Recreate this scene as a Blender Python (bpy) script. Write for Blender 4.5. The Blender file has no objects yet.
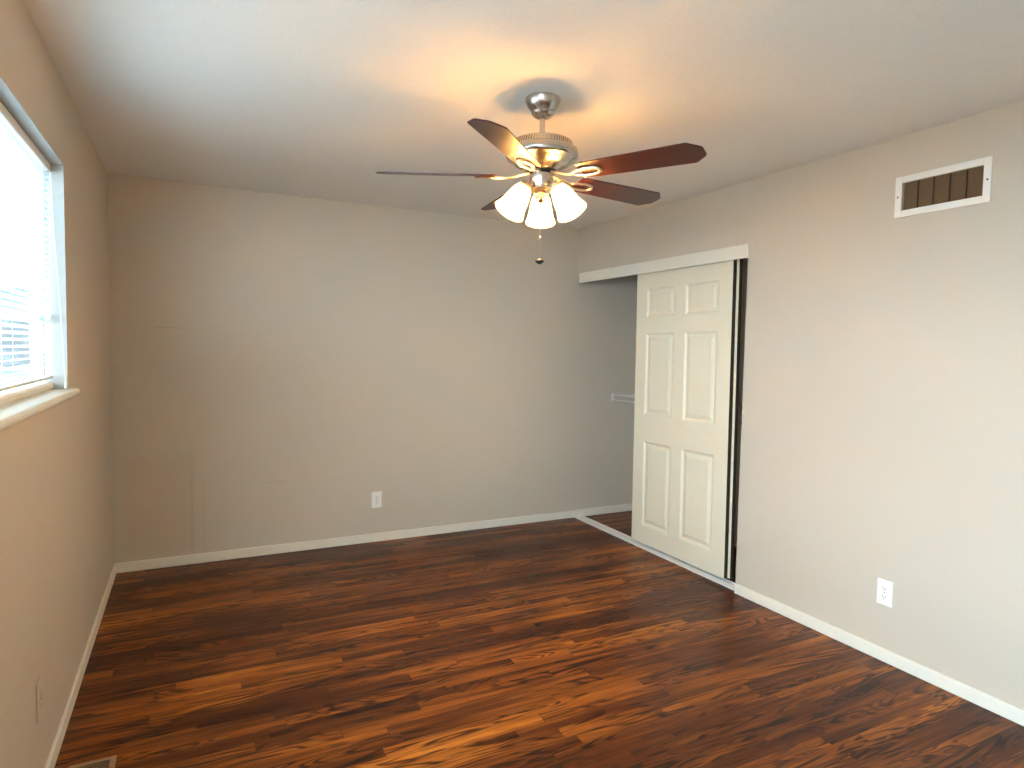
import bpy, bmesh, math, random
from mathutils import Vector, Matrix
random.seed(7)
PI = math.pi
scn = bpy.context.scene
COL = scn.collection

# ------------------------------------------------------------------ camera
CAM = Vector((0.4328, -4.5627, 1.4401))
yaw, pitch, roll = 0.46848, -0.05632, 0.018703
f = Vector((math.sin(yaw)*math.cos(pitch), math.cos(yaw)*math.cos(pitch), math.sin(pitch)))
r = Vector((math.cos(yaw), -math.sin(yaw), 0)); u = r.cross(f)
r2 = math.cos(roll)*r + math.sin(roll)*u
u2 = -math.sin(roll)*r + math.cos(roll)*u
cd = bpy.data.cameras.new('camera'); cam = bpy.data.objects.new('camera', cd); COL.objects.link(cam)
m = Matrix((r2, u2, -f)).transposed().to_4x4(); m.translation = CAM
cam.matrix_world = m
cd.sensor_width = 36; cd.lens = 636.457/1024*36; cd.clip_start = 0.02
scn.camera = cam

# ------------------------------------------------------------------ sky, exposure, lights
SKY, SKY_S = (0.68, 0.84, 1.0), 4.3
BULB, BULB_S = (1.0, 0.72, 0.42), 280.0
w = bpy.data.worlds.new('sky'); scn.world = w; w.use_nodes = True
bg = w.node_tree.nodes['Background']; bg.inputs[0].default_value = (*SKY, 1); bg.inputs[1].default_value = SKY_S
scn.view_settings.view_transform = 'Standard'; scn.view_settings.look = 'None'
scn.view_settings.gamma = 1; scn.view_settings.use_curve_mapping = False
scn.view_settings.exposure = 2.5
scn.cycles.use_denoising = True
scn.cycles.max_bounces = 10; scn.cycles.diffuse_bounces = 6; scn.cycles.transparent_max_bounces = 16
scn.cycles.sample_clamp_indirect = 8
# room numbers
H, W, CLO, YF = 2.44, 3.34, 4.04, -5.35     # ceiling, right wall, closet back, wall behind the camera
OY, OZ = -1.835, 2.050                       # closet opening: far side is the back wall, near side OY
WY0, WY1, WZ0, WZ1 = -3.00, -1.53, 1.215, 2.122   # window hole
pl = bpy.data.lights.new('window_portal', 'AREA'); pl.shape = 'RECTANGLE'; pl.size = 0.93; pl.size_y = 1.5
pl.cycles.is_portal = True
po = bpy.data.objects.new('window_portal', pl); COL.objects.link(po)
po.location = (-0.19, (WY0+WY1)/2, (WZ0+WZ1)/2); po.rotation_euler = (0, -PI/2, 0)
FY0, FY1, FZ0, FZ1 = -5.12, -3.32, .30, 2.122        # taller bare window, unseen, added beside the camera for more daylight
pl = bpy.data.lights.new('added_window_portal', 'AREA'); pl.shape = 'RECTANGLE'; pl.size = FZ1-FZ0; pl.size_y = FY1-FY0
pl.cycles.is_portal = True
po = bpy.data.objects.new('added_window_portal', pl); COL.objects.link(po)
po.location = (-0.19, (FY0+FY1)/2, (FZ0+FZ1)/2); po.rotation_euler = (0, -PI/2, 0)

# ------------------------------------------------------------------ helpers
def mat(name, color=(.8,.8,.8), rough=.5, metal=0, spec=.5, coat=0, bump=0, bscale=200):
    mt = bpy.data.materials.new(name); mt.use_nodes = True
    nt = mt.node_tree; b = nt.nodes['Principled BSDF']
    b.inputs['Base Color'].default_value = (*color, 1); b.inputs['Roughness'].default_value = rough
    b.inputs['Metallic'].default_value = metal; b.inputs['Specular IOR Level'].default_value = spec
    b.inputs['Coat Weight'].default_value = coat
    # every surface gets a slight procedural variation of its colour
    tc = nt.nodes.new('ShaderNodeTexCoord'); nz = nt.nodes.new('ShaderNodeTexNoise')
    nz.inputs['Scale'].default_value = bscale; nz.inputs['Detail'].default_value = 3
    nt.links.new(tc.outputs['Object'], nz.inputs['Vector'])
    mx = nt.nodes.new('ShaderNodeMix'); mx.data_type = 'RGBA'
    mx.inputs[6].default_value = (*[c*.94 for c in color], 1); mx.inputs[7].default_value = (*[min(1, c*1.04) for c in color], 1)
    nt.links.new(nz.outputs['Fac'], mx.inputs[0]); nt.links.new(mx.outputs[2], b.inputs['Base Color'])
    if bump:
        bp = nt.nodes.new('ShaderNodeBump'); bp.inputs['Strength'].default_value = bump; bp.inputs['Distance'].default_value = .002
        nt.links.new(nz.outputs['Fac'], bp.inputs['Height']); nt.links.new(bp.outputs[0], b.inputs['Normal'])
    return mt

class MB:
    def __init__(s): s.b = bmesh.new()
    def box(s, x0, x1, y0, y1, z0, z1, M=None):
        v = [s.b.verts.new(Vector((x, y, z)) if M is None else M @ Vector((x, y, z))) for x in (x0, x1) for y in (y0, y1) for z in (z0, z1)]
        for q in ((0,1,3,2),(4,6,7,5),(0,4,5,1),(2,3,7,6),(0,2,6,4),(1,5,7,3)): s.b.faces.new([v[i] for i in q])
        return s
    def ring(s, c, ax, rad, n, up=None):
        ax = Vector(ax).normalized(); a = ax.orthogonal().normalized() if up is None else (Vector(up)-ax*Vector(up).dot(ax)).normalized()
        b = ax.cross(a)
        return [s.b.verts.new(Vector(c) + (a*math.cos(2*PI*i/n) + b*math.sin(2*PI*i/n))*rad) for i in range(n)]
    def bridge(s, A, B):
        n = len(A)
        for i in range(n): s.b.faces.new((A[i], A[(i+1) % n], B[(i+1) % n], B[i]))
    def lathe(s, o, ax, prof, n=32, cap0=True, cap1=True):
        """prof: list of (distance along axis, radius)"""
        o = Vector(o); ax = Vector(ax).normalized(); R = [s.ring(o+ax*t, ax, max(rad, 1e-4), n) for t, rad in prof]
        for A, B in zip(R, R[1:]): s.bridge(A, B)
        if cap0: s.b.faces.new(list(reversed(R[0])))
        if cap1: s.b.faces.new(R[-1])
        return s
    def tube(s, pts, rad, n=8, closed=False, flat=1.0):
        pts = [Vector(p) for p in pts]; R = []; N = len(pts)
        ref = None
        for i, p in enumerate(pts):
            if closed: t = pts[(i+1) % N]-pts[i-1]
            else: t = pts[min(i+1, N-1)]-pts[max(i-1, 0)]
            t.normalize()
            if ref is None:
                ref = t.orthogonal().normalized()
                if abs(t.z) < .9: ref = (Vector((0,0,1)) - t*t.z).normalized()
            ref = (ref - t*ref.dot(t)).normalized(); b = t.cross(ref)
            R.append([s.b.verts.new(p + (ref*math.cos(2*PI*k/n)*flat + b*math.sin(2*PI*k/n))*rad) for k in range(n)])
        for A, B in zip(R, R[1:]): s.bridge(A, B)
        if closed: s.bridge(R[-1], R[0])
        else: s.b.faces.new(list(reversed(R[0]))); s.b.faces.new(R[-1])
        return s
    def prism(s, poly, z0, z1, M=None):
        T = (lambda v: v) if M is None else (lambda v: M @ v)
        A = [s.b.verts.new(T(Vector((x, y, z0)))) for x, y in poly]; B = [s.b.verts.new(T(Vector((x, y, z1)))) for x, y in poly]
        s.b.faces.new(list(reversed(A))); s.b.faces.new(B); s.bridge(A, B); return s
    def build(s, name, m, parent=None, smooth=False, bevel=0, loc=None, seg=2):
        bmesh.ops.recalc_face_normals(s.b, faces=s.b.faces)
        me = bpy.data.meshes.new(name)
        if smooth:
            for fc in s.b.faces: fc.smooth = True
        s.b.to_mesh(me); s.b.free(); me.materials.append(m)
        o = bpy.data.objects.new(name, me); COL.objects.link(o)
        if smooth: me.set_sharp_from_angle(angle=math.radians(40))
        if bevel:
            bv = o.modifiers.new('bevel', 'BEVEL'); bv.width = bevel; bv.segments = seg; bv.limit_method = 'ANGLE'
        if parent: o.parent = parent; o.matrix_parent_inverse = Matrix.Translation(-parent.location) if parent.type == 'EMPTY' and parent.parent is None else Matrix()
        return o
def empty(name, loc, label=None, cat=None, group=None, kind=None):
    o = bpy.data.objects.new(name, None); o.empty_display_size = .1; o.location = loc; COL.objects.link(o)
    if label: o['label'] = label
    if cat: o['category'] = cat
    if group: o['group'] = group
    if kind: o['kind'] = kind
    return o
def struct(o, label=None, cat=None):
    o['kind'] = 'structure'
    if label: o['label'] = label
    if cat: o['category'] = cat
    return o

# ------------------------------------------------------------------ materials
def wall_material(name, patches=None):
    mt = bpy.data.materials.new(name); mt.use_nodes = True; nt = mt.node_tree; N = nt.nodes.new; L = nt.links.new
    b = nt.nodes['Principled BSDF']; b.inputs['Roughness'].default_value = .55; b.inputs['Specular IOR Level'].default_value = .35
    tc = N('ShaderNodeTexCoord')
    n1 = N('ShaderNodeTexNoise'); n1.inputs['Scale'].default_value = 1.3; n1.inputs['Detail'].default_value = 4; L(tc.outputs['Object'], n1.inputs['Vector'])
    n2 = N('ShaderNodeTexNoise'); n2.inputs['Scale'].default_value = 140; n2.inputs['Detail'].default_value = 2; L(tc.outputs['Object'], n2.inputs['Vector'])
    mx = N('ShaderNodeMix'); mx.data_type = 'RGBA'; L(n1.outputs['Fac'], mx.inputs[0])
    mx.inputs[6].default_value = (.545, .478, .390, 1); mx.inputs[7].default_value = (.59, .522, .432, 1)
    last = mx.outputs[2]
    if patches is not None:
        sp = N('ShaderNodeSeparateXYZ'); L(tc.outputs['Object'], sp.inputs[0])
        def band(axis, lo, hi, soft):
            a = N('ShaderNodeMapRange'); a.interpolation_type = 'SMOOTHSTEP'; a.inputs[1].default_value = lo-soft; a.inputs[2].default_value = lo+soft; L(sp.outputs[axis], a.inputs[0])
            c = N('ShaderNodeMapRange'); c.interpolation_type = 'SMOOTHSTEP'; c.inputs[1].default_value = hi-soft; c.inputs[2].default_value = hi+soft
            c.inputs[3].default_value = 1; c.inputs[4].default_value = 0; L(sp.outputs[axis], c.inputs[0])
            mu = N('ShaderNodeMath'); mu.operation = 'MULTIPLY'; L(a.outputs[0], mu.inputs[0]); L(c.outputs[0], mu.inputs[1]); return mu.outputs[0]
        def stain(x0, x1, z0, z1, soft, softz, amt, colr, ax=0):
            global_m = N('ShaderNodeMath'); global_m.operation = 'MULTIPLY'; L(band(ax, x0, x1, soft), global_m.inputs[0]); L(band(2, z0, z1, softz), global_m.inputs[1])
            m2 = N('ShaderNodeMath'); m2.operation = 'MULTIPLY'; m2.inputs[1].default_value = amt; L(global_m.outputs[0], m2.inputs[0])
            x = N('ShaderNodeMix'); x.data_type = 'RGBA'; x.blend_type = 'MULTIPLY'; L(m2.outputs[0], x.inputs[0]); L(last, x.inputs[6]); x.inputs[7].default_value = (*colr, 1)
            return x.outputs[2]
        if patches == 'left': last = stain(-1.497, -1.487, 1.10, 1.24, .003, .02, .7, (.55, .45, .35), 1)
        else: last = stain(.06, .455, .10, .72, .03, .05, .35, (.90, .80, .72))       # old patched area, lower left
        if patches == 'back': last = stain(.428, .440, .06, .62, .006, .06, .3, (.78, .66, .54))
        if patches == 'back': last = stain(.500, .508, .06, .55, .004, .06, .25, (.80, .70, .58))
        if patches == 'back': last = stain(.24, .40, 1.525, 1.531, .03, .003, .5, (.70, .62, .55))
        if patches == 'back': last = stain(.86, 1.02, .495, .502, .03, .004, .4, (.75, .68, .60))
    L(last, b.inputs['Base Color'])
    bp = N('ShaderNodeBump'); bp.inputs['Strength'].default_value = .25; bp.inputs['Distance'].default_value = .001
    L(n2.outputs['Fac'], bp.inputs['Height']); L(bp.outputs[0], b.inputs['Normal'])
    return mt
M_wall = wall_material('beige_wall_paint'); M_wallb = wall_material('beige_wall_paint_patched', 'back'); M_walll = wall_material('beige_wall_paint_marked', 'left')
M_ceil = mat('ceiling_paint', (.84, .81, .76), .75, bump=.2, bscale=90, spec=.2)
M_trim = mat('white_trim_paint', (.78, .74, .64), .4, bump=.1, bscale=30)
M_door = mat('cream_door_paint', (.78, .715, .56), .38, bump=.08, bscale=60)
M_edge = mat('raw_brown_door_edge', (.035, .022, .012), .8)
M_white = mat('white_plastic', (.82, .80, .75), .35)
M_plate = mat('outlet_plate_plastic', (.86, .84, .79), .3)
M_painted = mat('painted_over_plate', (.56, .49, .40), .45)
M_dark = mat('dark_slot', (.02, .018, .016), .6)
M_nickel = mat('brushed_nickel', (.55, .51, .46), .26, metal=1, bscale=60)
M_nickeld = mat('dark_nickel_gap', (.12, .10, .08), .4, metal=1)
M_iron = mat('satin_nickel_bracket', (.72, .64, .52), .28, metal=1)
M_blade = mat('mahogany_blade', (.046, .008, .005), .40, coat=.12, bscale=40)
M_slat = mat('white_vinyl_slat', (.60, .64, .65), .45)
_nt = M_slat.node_tree; _t = _nt.nodes.new('ShaderNodeBsdfTranslucent'); _t.inputs[0].default_value = (.42, .80, .88, 1)
_m = _nt.nodes.new('ShaderNodeMixShader'); _m.inputs[0].default_value = .06
_nt.links.new(_nt.nodes['Principled BSDF'].outputs[0], _m.inputs[1]); _nt.links.new(_t.outputs[0], _m.inputs[2])
_nt.links.new(_m.outputs[0], [n for n in _nt.nodes if n.type == 'OUTPUT_MATERIAL'][0].inputs[0])
M_black = mat('black_wood', (.012, .010, .009), .35)
M_grille = mat('grille_brown', (.24, .15, .08), .6)
M_duct = mat('dark_duct', (.05, .03, .018), .8)
M_alu = mat('white_enamel_track', (.80, .78, .74), .3)
M_wire = mat('white_coated_wire', (.80, .77, .72), .35)
M_reg = mat('tan_metal_register', (.30, .19, .11), .4, metal=.2)
M_cord = mat('cream_cord', (.80, .78, .70), .6)
M_jamb = mat('window_return_paint', (.46, .455, .43), .5, bump=.1, bscale=40)
M_sash = mat('almond_window_frame', (.74, .68, .60), .4)

def translucent_shade():
    mt = bpy.data.materials.new('frosted_shade_glass'); mt.use_nodes = True; nt = mt.node_tree; nt.nodes.clear(); N = nt.nodes.new; L = nt.links.new
    out = N('ShaderNodeOutputMaterial'); tr = N('ShaderNodeBsdfTranslucent'); tp = N('ShaderNodeBsdfTransparent'); di = N('ShaderNodeBsdfDiffuse'); gl = N('ShaderNodeBsdfGlossy')
    nz = N('ShaderNodeTexNoise'); nz.inputs['Scale'].default_value = 18; tc = N('ShaderNodeTexCoord'); L(tc.outputs['Object'], nz.inputs['Vector'])
    cr = N('ShaderNodeMix'); cr.data_type = 'RGBA'; cr.inputs[6].default_value = (.84, .68, .40, 1); cr.inputs[7].default_value = (.90, .76, .50, 1)
    L(nz.outputs['Fac'], cr.inputs[0]); L(cr.outputs[2], tr.inputs[0]); L(cr.outputs[2], di.inputs[0])
    tp.inputs[0].default_value = (1, .86, .62, 1); gl.inputs['Roughness'].default_value = .15
    a = N('ShaderNodeMixShader'); a.inputs[0].default_value = .30; L(tr.outputs[0], a.inputs[1]); L(tp.outputs[0], a.inputs[2])
    b = N('ShaderNodeMixShader'); b.inputs[0].default_value = .22; L(a.outputs[0], b.inputs[1]); L(di.outputs[0], b.inputs[2])
    c = N('ShaderNodeMixShader'); c.inputs[0].default_value = .05; L(b.outputs[0], c.inputs[1]); L(gl.outputs[0], c.inputs[2]); L(c.outputs[0], out.inputs[0])
    return mt
M_shade = translucent_shade()
def emit(name, c, s):
    mt = bpy.data.materials.new(name); mt.use_nodes = True; nt = mt.node_tree; nt.nodes.clear()
    o = nt.nodes.new('ShaderNodeOutputMaterial'); e = nt.nodes.new('ShaderNodeEmission'); e.inputs[0].default_value = (*c, 1); e.inputs[1].default_value = s
    nt.links.new(e.outputs[0], o.inputs[0]); return mt
M_bulb = emit('lit_bulb', BULB, BULB_S)
def pane_glass():
    mt = bpy.data.materials.new('window_glass'); mt.use_nodes = True; nt = mt.node_tree; nt.nodes.clear(); N = nt.nodes.new
    o = N('ShaderNodeOutputMaterial'); a = N('ShaderNodeBsdfTransparent'); g = N('ShaderNodeBsdfGlossy'); mx = N('ShaderNodeMixShader'); mx.inputs[0].default_value = .05
    a.inputs[0].default_value = (.94, .98, .98, 1); g.inputs['Roughness'].default_value = .02
    nt.links.new(a.outputs[0], mx.inputs[1]); nt.links.new(g.outputs[0], mx.inputs[2]); nt.links.new(mx.outputs[0], o.inputs[0]); return mt
M_glass = pane_glass()

def floor_material():
    mt = bpy.data.materials.new('stained_oak_strip_floor'); mt.use_nodes = True; nt = mt.node_tree; N = nt.nodes.new; L = nt.links.new
    b = nt.nodes['Principled BSDF']
    tc = N('ShaderNodeTexCoord'); sp = N('ShaderNodeSeparateXYZ'); L(tc.outputs['Object'], sp.inputs[0]); X, Y = sp.outputs[0], sp.outputs[1]
    def M(op, a, c=None, d=None):
        n = N('ShaderNodeMath'); n.operation = op
        for i, v in enumerate((a, c, d)):
            if v is None: continue
            if isinstance(v, (int, float)): n.inputs[i].default_value = v
            else: L(v, n.inputs[i])
        return n.outputs[0]
    def V(x, y, z):
        n = N('ShaderNodeCombineXYZ')
        for i, v in enumerate((x, y, z)):
            if isinstance(v, (int, float)): n.inputs[i].default_value = v
            else: L(v, n.inputs[i])
        return n.outputs[0]
    def white(v):
        n = N('ShaderNodeTexWhiteNoise'); n.noise_dimensions = '3D'; L(v, n.inputs['Vector']); return n.outputs['Value']
    def noise(v, det=3, dist=0, rough=.5):
        n = N('ShaderNodeTexNoise'); n.inputs['Scale'].default_value = 1; n.inputs['Detail'].default_value = det; n.inputs['Distortion'].default_value = dist
        n.inputs['Roughness'].default_value = rough; L(v, n.inputs['Vector']); return n.outputs['Fac']
    def mr(v, a, c, d=0, e=1, sm=True):
        n = N('ShaderNodeMapRange'); n.interpolation_type = 'SMOOTHSTEP' if sm else 'LINEAR'
        for i, q in enumerate((a, c, d, e)): n.inputs[i+1].default_value = q
        L(v, n.inputs[0]); return n.outputs[0]
    PW = .057
    row = M('FLOOR', M('DIVIDE', Y, PW)); rr = white(V(row, 3.3, 0))
    xs = M('MULTIPLY_ADD', rr, 7.3, X); ln = M('MULTIPLY_ADD', white(V(row, 9.1, 2)), .6, .55)
    xn = M('DIVIDE', xs, ln); colm = M('FLOOR', xn)
    idv = white(V(row, colm, 1)); id2 = white(V(row, colm, 5)); id3 = white(V(row, colm, 8))
    ox = M('MULTIPLY', idv, 41.0); oy = M('MULTIPLY', id2, 17.0)
    # long soft streaks
    st = noise(V(M('MULTIPLY_ADD', X, 1.6, ox), M('MULTIPLY_ADD', Y, 34, oy), 0), 4, .3)
    fine = noise(V(M('MULTIPLY_ADD', X, 9, ox), M('MULTIPLY_ADD', Y, 260, oy), 0), 3)
    # cathedral grain: contour lines of a stretched noise
    cn = noise(V(M('MULTIPLY_ADD', X, 1.25, ox), M('MULTIPLY_ADD', Y, 10, oy), 2), 2.2, .9)
    fr_ = M('FRACT', M('MULTIPLY', cn, 11)); line = mr(M('ABSOLUTE', M('SUBTRACT', fr_, .5)), .06, .30, 1, 0)
    cmask = mr(noise(V(M('MULTIPLY_ADD', X, .9, M('MULTIPLY', id3, 23.0)), M('MULTIPLY_ADD', Y, 7, ox), 7), 2, .5), .38, .54)
    line = M('MULTIPLY', line, cmask)
    # broad tone over the boards
    big = noise(V(M('MULTIPLY', X, .7), M('MULTIPLY', Y, 3.0), 4), 3, .4)
    tone = M('ADD', M('ADD', M('MULTIPLY', idv, .24), M('MULTIPLY', st, .70)), M('MULTIPLY_ADD', big, .8, -.42))
    cr = N('ShaderNodeValToRGB'); L(tone, cr.inputs[0]); e = cr.color_ramp.elements
    e[0].position = .12; e[0].color = (.040, .0075, .0014, 1); e[1].position = .88; e[1].color = (.60, .215, .024, 1)
    q = e.new(.38); q.color = (.100, .024, .0030, 1); q = e.new(.60); q.color = (.30, .090, .0095, 1)
    c = cr.outputs[0]
    def mulc(c, fac, col):
        x = N('ShaderNodeMix'); x.data_type = 'RGBA'; x.blend_type = 'MULTIPLY'; L(fac, x.inputs[0]); L(c, x.inputs[6]); x.inputs[7].default_value = (*col, 1); return x.outputs[2]
    c = mulc(c, mr(fine, .40, .62, 0, .40), (.45, .33, .28))
    c = mulc(c, M('MULTIPLY', line, .92), (.12, .07, .06))
    pores = mr(noise(V(M('MULTIPLY_ADD', X, 4, ox), M('MULTIPLY_ADD', Y, 75, oy), 9), 3, .3), .60, .72)
    c = mulc(c, M('MULTIPLY', pores, .75), (.14, .09, .08))
    # seams
    fy = M('ABSOLUTE', M('SUBTRACT', M('FRACT', M('DIVIDE', Y, PW)), .5)); sy = mr(fy, .485, .4995)
    fx = M('ABSOLUTE', M('SUBTRACT', M('FRACT', xn), .5)); sx = mr(fx, .4975, .4995)
    seam = M('MAXIMUM', sy, sx); c = mulc(c, M('MULTIPLY', seam, .6), (.2, .15, .13))
    L(c, b.inputs['Base Color'])
    b.inputs['Specular IOR Level'].default_value = .20
    
    ro = mr(noise(V(M('MULTIPLY', X, 3), M('MULTIPLY', Y, 3), 1), 3), .3, .7, .30, .40); L(ro, b.inputs['Roughness'])
    bp = N('ShaderNodeBump'); bp.inputs['Strength'].default_value = .25; bp.inputs['Distance'].default_value = .001
    hgt = M('SUBTRACT', 1.0, seam); L(hgt, bp.inputs['Height']); L(bp.outputs[0], b.inputs['Normal'])
    return mt
M_floor = floor_material()

# ------------------------------------------------------------------ room shell
TH = .15; TL = .116
struct(MB().box(-TH, CLO+TH, YF-TH, TH, -.1, 0).build('floor', M_floor), 'dark reddish oak strip floor running across the room')
struct(MB().box(-TH, CLO+TH, YF-TH, TH, H, H+.1).build('ceiling', M_ceil), 'plain white painted ceiling above the fan')
struct(MB().box(-TH, CLO+TH, 0, TH, 0, H).build('wall_back', M_wallb), 'beige far wall with low outlet and faint stains')
struct(MB().box(-TH, W, YF-TH, YF, 0, H).build('wall_front', M_wall), 'beige wall behind the camera')
b = MB()
b.box(-TL, 0, YF, FY0, 0, H).box(-TL, 0, FY0, FY1, 0, FZ0).box(-TL, 0, FY0, FY1, FZ1, H).box(-TL, 0, FY1, WY0, 0, H).box(-TL, 0, WY1, 0, 0, H).box(-TL, 0, WY0, WY1, 0, WZ0).box(-TL, 0, WY0, WY1, WZ1, H)
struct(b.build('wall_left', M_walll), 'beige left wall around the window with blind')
VY0, VY1, VZ0, VZ1 = -3.092, -2.696, 2.070, 2.254       # wall grille outer size
gy0, gy1, gz0, gz1 = VY0+.03, VY1-.03, VZ0+.030, VZ1-.030
WT = .11
b = MB()
b.box(W, W+WT, OY, 0, OZ, H)
b.box(W, W+WT, YF-TH, gy0, 0, H).box(W, W+WT, gy1, OY, 0, H).box(W, W+WT, gy0, gy1, 0, gz0).box(W, W+WT, gy0, gy1, gz1, H)
struct(b.build('wall_right', M_wall), 'beige right wall with the closet opening and the air grille')
struct(MB().box(CLO, CLO+TH, -2.3, 0, 0, H).build('wall_closet', M_wall), 'beige rear wall inside the closet')
struct(MB().box(W+WT, CLO+TH, -2.3-TH, -2.3, 0, H).build('wall_closet_side', M_wall), 'beige near side wall inside the closet')

# baseboards
def bb(name, x0, x1, y0, y1, label, h=.062):
    return struct(MB().box(x0, x1, y0, y1, 0.0, h).build(name, M_trim, bevel=.004), label)
bb('baseboard_left', 0, .013, YF, 0, 'cream baseboard along the left wall')
bb('baseboard_back', .013, W+.03, -.013, 0, 'cream baseboard along the far wall')
bb('baseboard_right', W-.013, W, YF, OY-.004, 'cream baseboard along the right wall')
bb('baseboard_closet', W+.03, CLO, -.013, 0, 'cream baseboard continuing into the closet', .066)
bb('baseboard_front', .013, W-.013, YF, YF+.013, 'cream baseboard behind the camera')

# closet header board, tracks, doors
struct(MB().box(W-.016, W, OY-.010, -.050, 1.990, 2.071).build('trim_1', M_trim, bevel=.003), 'white fascia board across the top of the closet opening')
t = MB().box(W+.020, W+.028, OY+.002, -.002, OZ-.028, OZ-.0005).box(W+.062, W+.068, OY+.002, -.002, OZ-.028, OZ-.0005).box(W+.020, W+.105, OY+.002, -.002, OZ-.004, OZ-.0005)
struct(t.build('trim_2', M_alu), 'metal head track above the sliding closet doors')
t = MB().box(W+.018, W+.100, OY+.002, -.014, 0, .004)
for x in (.018, .041, .059, .095): t.box(W+x, W+x+.005, OY+.002, -.014, .004, .012)
struct(t.build('trim_3', M_alu), 'pale grooved floor track under the sliding closet doors')

def panel_door(name, x0, x1, y0, y1, z0, z1, label, group=None):
    """sliding slab with six moulded raised panels on its room side (x0)"""
    wd, ht = y1-y0, z1-z0
    ys = [(y0+.115, y0+wd/2-.053), (y0+wd/2+.053, y1-.115)]
    zs = [(.172, .787), (.978, 1.568), (1.682, 1.885)]
    bm = bmesh.new(); ycut = [y0, ys[0][0], ys[0][1], ys[1][0], ys[1][1], y1]
    zcut = [z0, zs[0][0], zs[0][1], zs[1][0], zs[1][1], zs[2][0], zs[2][1], z1]
    g = {}
    def V_(x, y, z):
        k = (round(x, 5), round(y, 5), round(z, 5))
        if k not in g: g[k] = bm.verts.new((x, y, z))
        return g[k]
    for xf, sgn in ((x0, 1), (x1, -1)):
        for i in range(5):
            for j in range(7):
                a, c, d, e = ycut[i], ycut[i+1], zcut[j], zcut[j+1]
                if i in (1, 3) and j in (1, 3, 5) and sgn == 1:
                    L = [(0, 0), (.006, .0035), (.014, .0105), (.024, .0105), (.046, .0035), (.052, .0025)]
                    rings = [[V_(xf+dp, a+n, d+n), V_(xf+dp, c-n, d+n), V_(xf+dp, c-n, e-n), V_(xf+dp, a+n, e-n)] for n, dp in L]
                    for A, B in zip(rings, rings[1:]):
                        for k in range(4): bm.faces.new((A[k], A[(k+1) % 4], B[(k+1) % 4], B[k]))
                    bm.faces.new(rings[-1])
                else: bm.faces.new((V_(xf, a, d), V_(xf, c, d), V_(xf, c, e), V_(xf, a, e)))
    for i in range(5):
        for z in (z0, z1): bm.faces.new((V_(x0, ycut[i], z), V_(x0, ycut[i+1], z), V_(x1, ycut[i+1], z), V_(x1, ycut[i], z)))
    for j in range(7):
        for y in (y0, y1): bm.faces.new((V_(x0, y, zcut[j]), V_(x0, y, zcut[j+1]), V_(x1, y, zcut[j+1]), V_(x1, y, zcut[j])))
    mb = MB(); mb.b.free(); mb.b = bm
    o = empty(name, (x0, (y0+y1)/2, z0), label, None, group, 'structure')
    mb.build('door_panel', M_door, o, bevel=.0025, seg=2)
    for yy in (y0-.0012, y1):
        MB().box(x0+.0015, x1-.0015, yy, yy+.0012, z0+.002, z1-.002).build('raw_edge', M_edge, o)
    for yy in (y0+.14, y1-.14):      # roller hangers in the head track
        MB().box(x1-.012, x1-.004, yy-.02, yy+.02, z1-.03, z1+.004).lathe((x1-.006, yy, z1-.004), (1, 0, 0), [(0, .008), (.006, .008)], 12).build('roller_hanger', M_alu, o)
    o.rotation_euler = (math.radians(-.55), 0, 0)      # the slabs hang a little out of plumb
    return o
panel_door('door_1', W+.030, W+.060, -1.712, -.785, .034, OZ-.012, 'cream six-panel sliding closet door nearest the room')
panel_door('door_2', W+.064, W+.092, -1.728, -.791, .034, OZ-.012, 'rear sliding closet door seen as a thin edge behind the front one')

# ------------------------------------------------------------------ window
win = empty('window_1', (-.1, (WY0+WY1)/2, WZ0), 'bright window in the left wall behind a white mini blind', None, None, 'structure')
# reveal lining
RT = WZ0+.03
b = MB().box(-.0745, .0005, WY1-.006, WY1+.0, RT, WZ1).box(-.0745, .0005, WY0, WY0+.006, RT, WZ1).box(-.0745, .0005, WY0+.006, WY1-.006, WZ1-.006, WZ1)
b.build('window_return', M_jamb, win)
# stool (sill board) with rounded nose and horns
prof = [(-.0745, 0), (.018, 0), (.027, .004), (.031, .011), (.031, .018), (.027, .026), (.018, .030), (-.0745, .030)]
b = MB(); Ms = Matrix(((1,0,0,0),(0,0,1,0),(0,1,0,WZ0+.0),(0,0,0,1)))
b.prism(prof, WY0+.001, WY1-.001, Ms)
b.prism([(max(x, .0005), z) for x, z in prof], WY1-.001, WY1+.075, Ms).prism([(max(x, .0005), z) for x, z in prof], WY0-.075, WY0+.001, Ms)
b.build('window_sill', M_trim, win, smooth=True)
def rect_ring(b, x0, x1, y0, y1, z0, z1, t):
    b.box(x0, x1, y0, y0+t, z0, z1).box(x0, x1, y1-t, y1, z0, z1).box(x0, x1, y0+t, y1-t, z0, z0+t).box(x0, x1, y0+t, y1-t, z1-t, z1)
b = MB(); rect_ring(b, -.112, -.075, WY0, WY1, WZ0, WZ1, .022); b.build('window_frame', M_sash, win, bevel=.003)
YM = (WY0+WY1)/2-.1
for y0, y1, xo in ((WY0+.022, YM+.016, -.094), (YM-.016, WY1-.022, -.110)):
    b = MB(); rect_ring(b, xo, xo+.014, y0, y1, WZ0+.022, WZ1-.022, .022); s = b.build('sash', M_sash, win, bevel=.002)
    g = MB().box(xo+.005, xo+.009, y0+.02, y1-.02, WZ0+.042, WZ1-.042).build('window_pane', M_glass, win)
# wide moulded bottom rail standing on the sill
prof = [(-.074, .004), (-.050, .004), (-.044, .010), (-.044, .022), (-.052, .030), (-.064, .034), (-.074, .036)]
MB().prism(prof, WY0+.012, WY1-.018, Matrix(((1,0,0,0),(0,0,1,0),(0,1,0,RT),(0,0,0,1)))).build('bottom_rail', M_sash, win, smooth=True)

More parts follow.
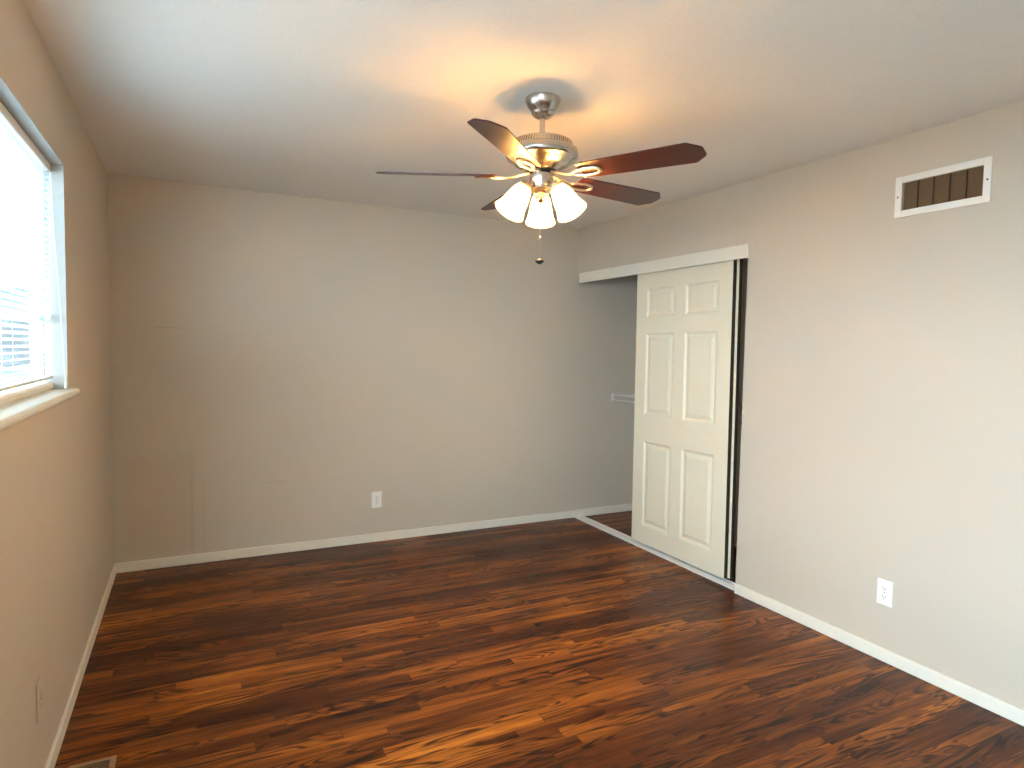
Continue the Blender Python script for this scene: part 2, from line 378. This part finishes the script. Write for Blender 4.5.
added_win = empty('added_daylight_window', (-.1, (FY0+FY1)/2, FZ0), 'tall unseen window added in the left wall beside the camera for extra daylight', None, None, 'structure')
b = MB(); rect_ring(b, -.112, -.075, FY0, FY1, FZ0, FZ1, .045); b.box(-.112, -.075, (FY0+FY1)/2-.025, (FY0+FY1)/2+.025, FZ0+.045, FZ1-.045)
b.build('window_frame', M_sash, added_win, bevel=.003)
for y0, y1 in ((FY0+.04, (FY0+FY1)/2-.02), ((FY0+FY1)/2+.02, FY1-.04)):
    MB().box(-.096, -.092, y0, y1, FZ0+.04, FZ1-.04).build('window_pane', M_glass, added_win)
MB().box(-.0745, .03, FY0+.001, FY1-.001, FZ0, FZ0+.028).build('window_sill', M_trim, added_win, bevel=.006)

# mini blind
DN_ = (0, 0, -1)
BX = -.056; by0, by1 = WY0+.02, WY1-.016
bl = empty('window_blind', (BX, (by0+by1)/2, WZ1-.03), 'white mini blind with a bent lower slat hanging in the left window', 'blind')
b = MB().box(BX-.017, BX+.017, by0, by1, WZ1-.042, WZ1-.012); b.build('headrail', M_white, bl, bevel=.003)
def slat(b, z, yA, yB, tilt=math.radians(-20), zB=None, n=5, bend=None):
    seg = 16; rows = []
    for k in range(seg+1):
        tt = k/seg; y = yA+(yB-yA)*tt; zz = z if zB is None else z+(zB-z)*tt
        if bend: zz += bend(tt)
        row = []
        for i in range(n):
            s_ = (i/(n-1)-.5)*.025; cz = .0018*(1-(2*i/(n-1)-1)**2)
            row.append(b.b.verts.new((BX + s_*math.cos(tilt) + cz*math.sin(tilt), y, zz - s_*math.sin(tilt) + cz*math.cos(tilt))))
        rows.append(row)
    for A, B in zip(rows, rows[1:]):
        for i in range(n-1): b.b.faces.new((A[i], A[i+1], B[i+1], B[i]))
ztop, zbot, sp_ = WZ1-.060, RT+.072, .0215
b = MB(); k = 0; z = ztop; nsl = int((ztop-zbot)/sp_)
BENT = (nsl-9, nsl-8)
for k in range(nsl+1):
    if k in BENT: continue
    slat(b, ztop-k*sp_, by0+.004, by1-.004)
o = b.build('slats', M_slat, bl, smooth=True); 
b = MB()
slat(b, ztop-BENT[0]*sp_, by0+.004, by1-.002, bend=lambda t: -.030*max(0, 1-abs(t-.93)/.07)+.008*max(0, (t-.96)/.04))
slat(b, ztop-BENT[1]*sp_, by0+.004, by1-.004, bend=lambda t: .012*max(0, (t-.90)/.10))
o = b.build('bent_slats', M_slat, bl, smooth=True); o['label'] = 'buckled lower slats of the blind'; 
b = MB().box(BX-.012, BX+.012, by0+.003, by1-.003, zbot-.028, zbot-.016); b.build('blind_bottom_rail', M_white, bl, bevel=.003)
for yy in (by1-.13, by1-.80, by0+.80, by0+.13):
    for dx in (-.0135, .0135): MB().tube([(BX+dx, yy, ztop+.02), (BX+dx, yy, zbot-.02)], .0008, 5).build('ladder_cord', M_cord, bl)
# lift cord pulled over the sill corner and hanging below it
pts = [(BX+.020, by1-.03, WZ1-.045), (-.030, by1-.02, 1.85), (-.018, by1-.014, 1.60), (-.010, by1-.012, 1.42), (-.006, by1-.010, 1.33), (-.004, by1-.006, 1.275)]
def smoothpts(p, n=6):
    p = [Vector(q) for q in p]; out = []
    for i in range(len(p)-1):
        a, b_, c, d = p[max(i-1, 0)], p[i], p[i+1], p[min(i+2, len(p)-1)]
        for k in range(n):
            t = k/n; out.append(.5*((2*b_)+(-a+c)*t+(2*a-5*b_+4*c-d)*t*t+(-a+3*b_-3*c+d)*t**3))
    return out+[p[-1]]
MB().tube(smoothpts(pts), .0019, 6).build('lift_cord', M_cord, bl, smooth=True)
MB().lathe((-.004, by1-.006, 1.277), DN_, [(0, .002), (.004, .004), (.026, .006), (.030, .003)], 12).build('cord_tassel', M_white, bl, smooth=True)

# ------------------------------------------------------------------ outlets
def outlet(name, loc, ang, label, pm, mm=M_plate):
    """duplex outlet: plate in local XZ, facing local -Y"""
    o = empty(name, loc, label, 'outlet', 'duplex wall outlets')
    o.rotation_euler = (0, 0, ang)
    Mx = Matrix.Translation(Vector(loc)) @ Matrix.Rotation(ang, 4, 'Z')
    def bld(b, n, m, par, **k):
        q = b.build(n, m, None, **k); q.parent = par; return q
    pl_ = bld(MB().box(-.037, .037, -.006, 0, -.060, .060), 'cover_plate', pm, o, bevel=.0025)
    for dz in (-.020, .020):
        b = MB(); n = 20; poly = [(max(-.0165, min(.0165, .0185*math.cos(2*PI*i/n))), .0145*math.sin(2*PI*i/n)) for i in range(n)]
        b.prism(poly, 0, .003, Matrix(((1,0,0,0),(0,0,-1,-.0055),(0,1,0,dz),(0,0,0,1))))
        rc = bld(b, 'receptacle', mm, o)
        b = MB().box(-.0075, -.0055, -.0092, -.008, dz-.002, dz+.007).box(.0055, .0075, -.0092, -.008, dz-.001, dz+.006)
        b.lathe((0, -.008, dz-.007), (0, -1, 0), [(0, .0025), (.0012, .0025)], 10)
        bld(b, 'slots', M_painted if pm is M_painted else M_dark, rc)
    bld(MB().lathe((0, -.005, 0), (0, -1, 0), [(0, .0035), (.0022, .003)], 12), 'screw', M_nickel, o)
    return o
outlet('wall_outlet', (1.645, -.0005, .311), 0, 'white duplex outlet low on the far wall', M_plate)
outlet('wall_outlet', (W-.0005, -2.745, .326), -PI/2, 'white duplex outlet low on the right wall, right of the closet', M_plate)
outlet('wall_outlet', (.0005, -2.180, .318), PI/2, 'beige painted-over outlet low on the left wall beneath the window', M_painted, M_painted)

# ------------------------------------------------------------------ return air grille on the right wall
gr = empty('air_grille', (W, (VY0+VY1)/2, VZ0), 'white framed air grille with brown louvers high on the right wall', 'vent')
b = MB(); x0, x1 = W-.006, W-.0002
b.box(x0, x1, VY0, gy0, VZ0, VZ1).box(x0, x1, gy1, VY1, VZ0, VZ1).box(x0, x1, gy0, gy1, VZ0, gz0).box(x0, x1, gy0, gy1, gz1, VZ1)
b.build('grille_frame', M_white, gr, bevel=.002)
b = MB(); nL = 13
for i in range(nL):
    z = gz0+(i+.5)*(gz1-gz0)/nL
    Mr = Matrix.Translation((W+.016, (gy0+gy1)/2, z)) @ Matrix.Rotation(math.radians(35), 4, 'Y')
    b.box(-.008, .008, -(gy1-gy0)/2+.001, (gy1-gy0)/2-.001, -.0006, .0006, Mr)
b.build('louvers', M_grille, gr)
for i in range(1, 5):
    y = gy0+i*(gy1-gy0)/5; MB().box(W+.004, W+.009, y-.002, y+.002, gz0+.001, gz1-.001).build('mullion', M_duct, gr)
MB().box(W+.045, W+.05, gy0+.0005, gy1-.0005, gz0+.0005, gz1-.0005).build('duct_liner', M_duct, gr)
for y in (VY0+.014, VY1-.014): MB().lathe((W-.006, y, (VZ0+VZ1)/2), (-1, 0, 0), [(0, .004), (.0015, .003)], 12).build('screw', M_dark, gr)

# ------------------------------------------------------------------ floor register
rx0, rx1, ry0, ry1 = .055, .193, -2.36, -2.052
rg = empty('floor_register', ((rx0+rx1)/2, (ry0+ry1)/2, 0), 'tan metal floor register near the left wall', 'vent')
b = MB(); e_ = .018
b.box(rx0, rx1, ry0, ry0+e_, .0003, .005).box(rx0, rx1, ry1-e_, ry1, .0003, .005).box(rx0, rx0+e_, ry0+e_, ry1-e_, .0003, .005).box(rx1-e_, rx1, ry0+e_, ry1-e_, .0003, .005)
b.build('register_frame', M_reg, rg, bevel=.0015)
b = MB(); b.box(rx0+e_, rx1-e_, ry0+e_, ry1-e_, .0003, .001)
b.build('register_well', M_dark, rg)
b = MB(); yy = ry0+e_+.008
while yy < ry1-e_-.004: b.box(rx0+e_, rx1-e_, yy, yy+.003, .001, .004); yy += .014
b.build('register_louvers', M_reg, rg)

# ------------------------------------------------------------------ wire shelf in the closet
sx0, sx1, sz = 3.727, CLO-.004, 1.050
sh = empty('wire_shelf', ((sx0+sx1)/2, -.9, sz), 'white coated wire shelf with bracket inside the closet', 'shelf')
b = MB()
for x, z in ((sx0, sz), (sx0, sz-.042), (sx1-.01, sz), ((sx0+sx1)/2, sz-.004), (sx0+.02, sz)): b.tube([(x, -.006, z), (x, -2.28, z)], .0032, 6)
b.build('long_rods', M_wire, sh, smooth=True)
b = MB(); y = -.03
while y > -2.27:
    b.tube([(sx1-.004, y, sz+.003), (sx0, y, sz+.003), (sx0-.003, y, sz), (sx0-.003, y, sz-.042)], .0014, 5); y -= .0254
b.build('cross_wires', M_wire, sh)
MB().box(sx0-.010, sx0+.012, -.010, -.0008, sz-.052, sz+.010).build('end_bracket', M_white, sh, bevel=.002)
for y in (-.30, -1.4): MB().tube([(sx0+.004, y, sz-.046), (sx1, y, sz-.28)], .004, 6).build('support_brace', M_wire, sh)

# ------------------------------------------------------------------ ceiling fan
FX, FY = 1.703, -2.280
fan = empty('ceiling_fan', (FX, FY, H), 'brushed nickel ceiling fan with five mahogany blades and three lit glass shades', 'ceiling fan')
C = Vector((FX, FY, 0)); DN = (0, 0, -1)
def P(z): return (FX, FY, z)
# canopy
MB().lathe(P(H-.0005), DN, [(0, .068), (.004, .071), (.012, .070), (.028, .064), (.042, .054), (.050, .046), (.052, .044), (.056, .046), (.064, .042), (.072, .034), (.079, .018)], 48).build('canopy', M_nickel, fan, smooth=True)
MB().lathe(P(H-.078), DN, [(0, .0115), (.090, .0115)], 20).lathe(P(H-.146), DN, [(0, .015), (.006, .024), (.018, .028)], 24).build('downrod', M_nickel, fan, smooth=True)
# motor housing
mh = MB().lathe(P(2.286), DN, [(0, .026), (.006, .040), (.008, .075), (.014, .108), (.018, .117), (.042, .124), (.046, .137), (.052, .144), (.066, .147), (.080, .145), (.088, .138), (.092, .128), (.096, .124), (.110, .108), (.120, .086), (.126, .064), (.130, .060)], 64).build('motor_housing', M_nickel, fan, smooth=True)
b = MB()
for i in range(72):
    a = 2*PI*i/72
    Mr = Matrix.Translation(P(2.252)) @ Matrix.Rotation(a, 4, 'Z') @ Matrix.Translation((.1215, 0, 0)) @ Matrix.Rotation(math.radians(-16), 4, 'Y')
    b.box(-.004, .0045, -.0030, .0030, -.0115, .0115, Mr)
b.build('vent_ribs', M_nickel, mh)
MB().lathe(P(2.158), DN, [(0, .058), (.010, .058), (.010, .046), (.016, .046)], 40).build('flywheel', M_nickeld, fan, smooth=True)
# switch housing and light fitter
MB().lathe(P(2.144), DN, [(0, .042), (.004, .048), (.050, .048), (.054, .045), (.058, .050), (.064, .050), (.070, .040), (.080, .030), (.084, .012)], 40).build('switch_housing', M_nickel, fan, smooth=True)
MB().lathe(P(2.061), DN, [(0, .012), (.006, .018), (.018, .021), (.028, .016), (.034, .006), (.040, .004)], 24).build('finial', M_nickel, fan, smooth=True)
# blades with irons
PITCH = math.radians(13)
def blade_poly():
    pts = [(.178, -.050), (.200, -.0575), (.30, -.0605), (.45, -.0645), (.610, -.0685), (.618, -.0665), (.656, -.033), (.662, -.022), (.662, .022), (.656, .033), (.618, .0665), (.610, .0685), (.45, .0645), (.30, .0605), (.200, .0575), (.178, .050)]
    return pts
for i, a in enumerate([299.0, 367.5, 443.0, 514.0, 584.5]):
    A = math.radians(a)
    base = Matrix.Translation(P(2.130)) @ Matrix.Rotation(A, 4, 'Z')
    tilt = base @ Matrix.Rotation(-PITCH, 4, 'X')
    MB().prism(blade_poly(), 0, .0055, tilt).build('blade', M_blade, fan, bevel=.0015)
    # iron: two-strand arm that opens to an oval ring under the blade root
    b = MB()
    arm = [base @ Vector((.048, 0, .016)), base @ Vector((.085, 0, .008)), base @ Vector((.115, 0, -.002)), tilt @ Vector((.150, 0, -.006))]
    b.tube(smoothpts(arm, 5), .0125, 10, flat=.45)
    oval = [tilt @ Vector((.205+.058*math.cos(t), (.026+.004*math.cos(t))*math.sin(t), -.006)) for t in [2*PI*k/28 for k in range(28)]]
    b.tube(oval, .0065, 8, closed=True, flat=.8)
    iron = b.build('blade_iron', M_iron, fan, smooth=True)
    for x, y in ((.190, -.027), (.190, .027), (.262, 0)):
        MB().lathe(tilt @ Vector((x, y, -.006)), (tilt.to_3x3() @ Vector((0, 0, -1))), [(0, .006), (.006, .006), (.008, .003)], 10).build('blade_screw', M_iron, iron, smooth=True)
# light kit: arm, socket cup, bell shade and bulb at three bearings
for a in (181, 301, 61):
    A = math.radians(a); d = Vector((math.cos(A), math.sin(A), 0)); tl = math.radians(33)
    ax = (d*math.sin(tl) + Vector((0, 0, -math.cos(tl)))).normalized()
    neck = C + d*.072 + Vector((0, 0, 2.087))
    b = MB().tube(smoothpts([C+d*.040+Vector((0, 0, 2.081)), C+d*.056+Vector((0, 0, 2.097)), neck-ax*.006], 4), .008, 10)
    b.lathe(neck-ax*.012, ax, [(0, .012), (.004, .024), (.022, .030), (.030, .030)], 28, cap1=False)
    b.build('lamp_arm', M_nickel, fan, smooth=True)
    prof = [(.0, .027), (.010, .030), (.026, .036), (.046, .0415), (.070, .046), (.092, .0500), (.110, .0555), (.122, .0605), (.130, .0640)]
    inner = [(t_, r_-.0022) for t_, r_ in reversed(prof)]
    b = MB().lathe(neck, ax, prof+inner, 40, cap0=False, cap1=False); b.build('lamp_shade', M_shade, fan, smooth=True)
    bc = neck + ax*.058
    b = MB().lathe(neck+ax*.034, ax, [(0, .012), (.012, .018), (.024, .0235), (.036, .026), (.048, .0235), (.058, .016), (.063, .004)], 24)
    bu = b.build('bulb', M_bulb, fan, smooth=True)
    MB().lathe(neck+ax*.001, ax, [(0, .0225), (.012, .0225), (.018, .016), (.036, .014)], 20).build('socket', M_white, bu, smooth=True)
# pull chain with black fob
b = MB(); z = 2.045; p0 = C+Vector((0, 0, 0))
while z > 1.805:
    b.lathe((FX+.0, FY, z), DN, [(0, .0006), (.0008, .0016), (.0024, .0016), (.0032, .0006)], 6); z -= .0036
b.tube([(FX, FY, 2.05), (FX, FY, 1.80)], .0007, 5)
ch = b.build('pull_chain', M_iron, fan, smooth=True)
MB().lathe((FX, FY, 1.895), DN, [(0, .002), (.003, .0065), (.012, .007), (.015, .003)], 14).build('chain_coupling', M_nickel, ch, smooth=True)
MB().lathe((FX, FY, 1.806), DN, [(0, .002), (.003, .011), (.009, .018), (.014, .018), (.020, .011), (.024, .002)], 24).build('chain_fob', M_black, ch, smooth=True)

# ------------------------------------------------------------------ outside, seen through the blind
M_lawn = mat('lawn_green', (.20, .20, .19), .9, bscale=8)
M_siding = mat('blue_grey_siding', (.07, .12, .16), .7, bscale=5)
M_roof = mat('grey_shingles', (.09, .13, .17), .9, bscale=20)
struct(MB().box(-30, -TH-.001, -12, 26, -.45, -.30).build('ground', M_lawn), 'lawn outside the window')
hs = empty('neighbour_house', (-6.5, 16, -.30), 'pale blue house glimpsed beyond the blind', 'house')
MB().box(-12, -.9, 14, 20, -.30, 2.6).build('house_wall', M_siding, hs)
b = MB(); b.prism([(13.5, 2.6), (20.5, 2.6), (17, 4.4)], -12.3, -.6, Matrix(((0,0,1,0),(1,0,0,0),(0,1,0,0),(0,0,0,1)))); b.build('house_roof', M_roof, hs)
for x in (-8.5, -3.4):
    fr = MB().box(x-.55, x+.55, 13.95, 14.0, .7, 2.0).build('house_window', M_white, hs); MB().box(x-.47, x+.47, 13.94, 13.95, .78, 1.92).build('house_pane', M_dark, fr)
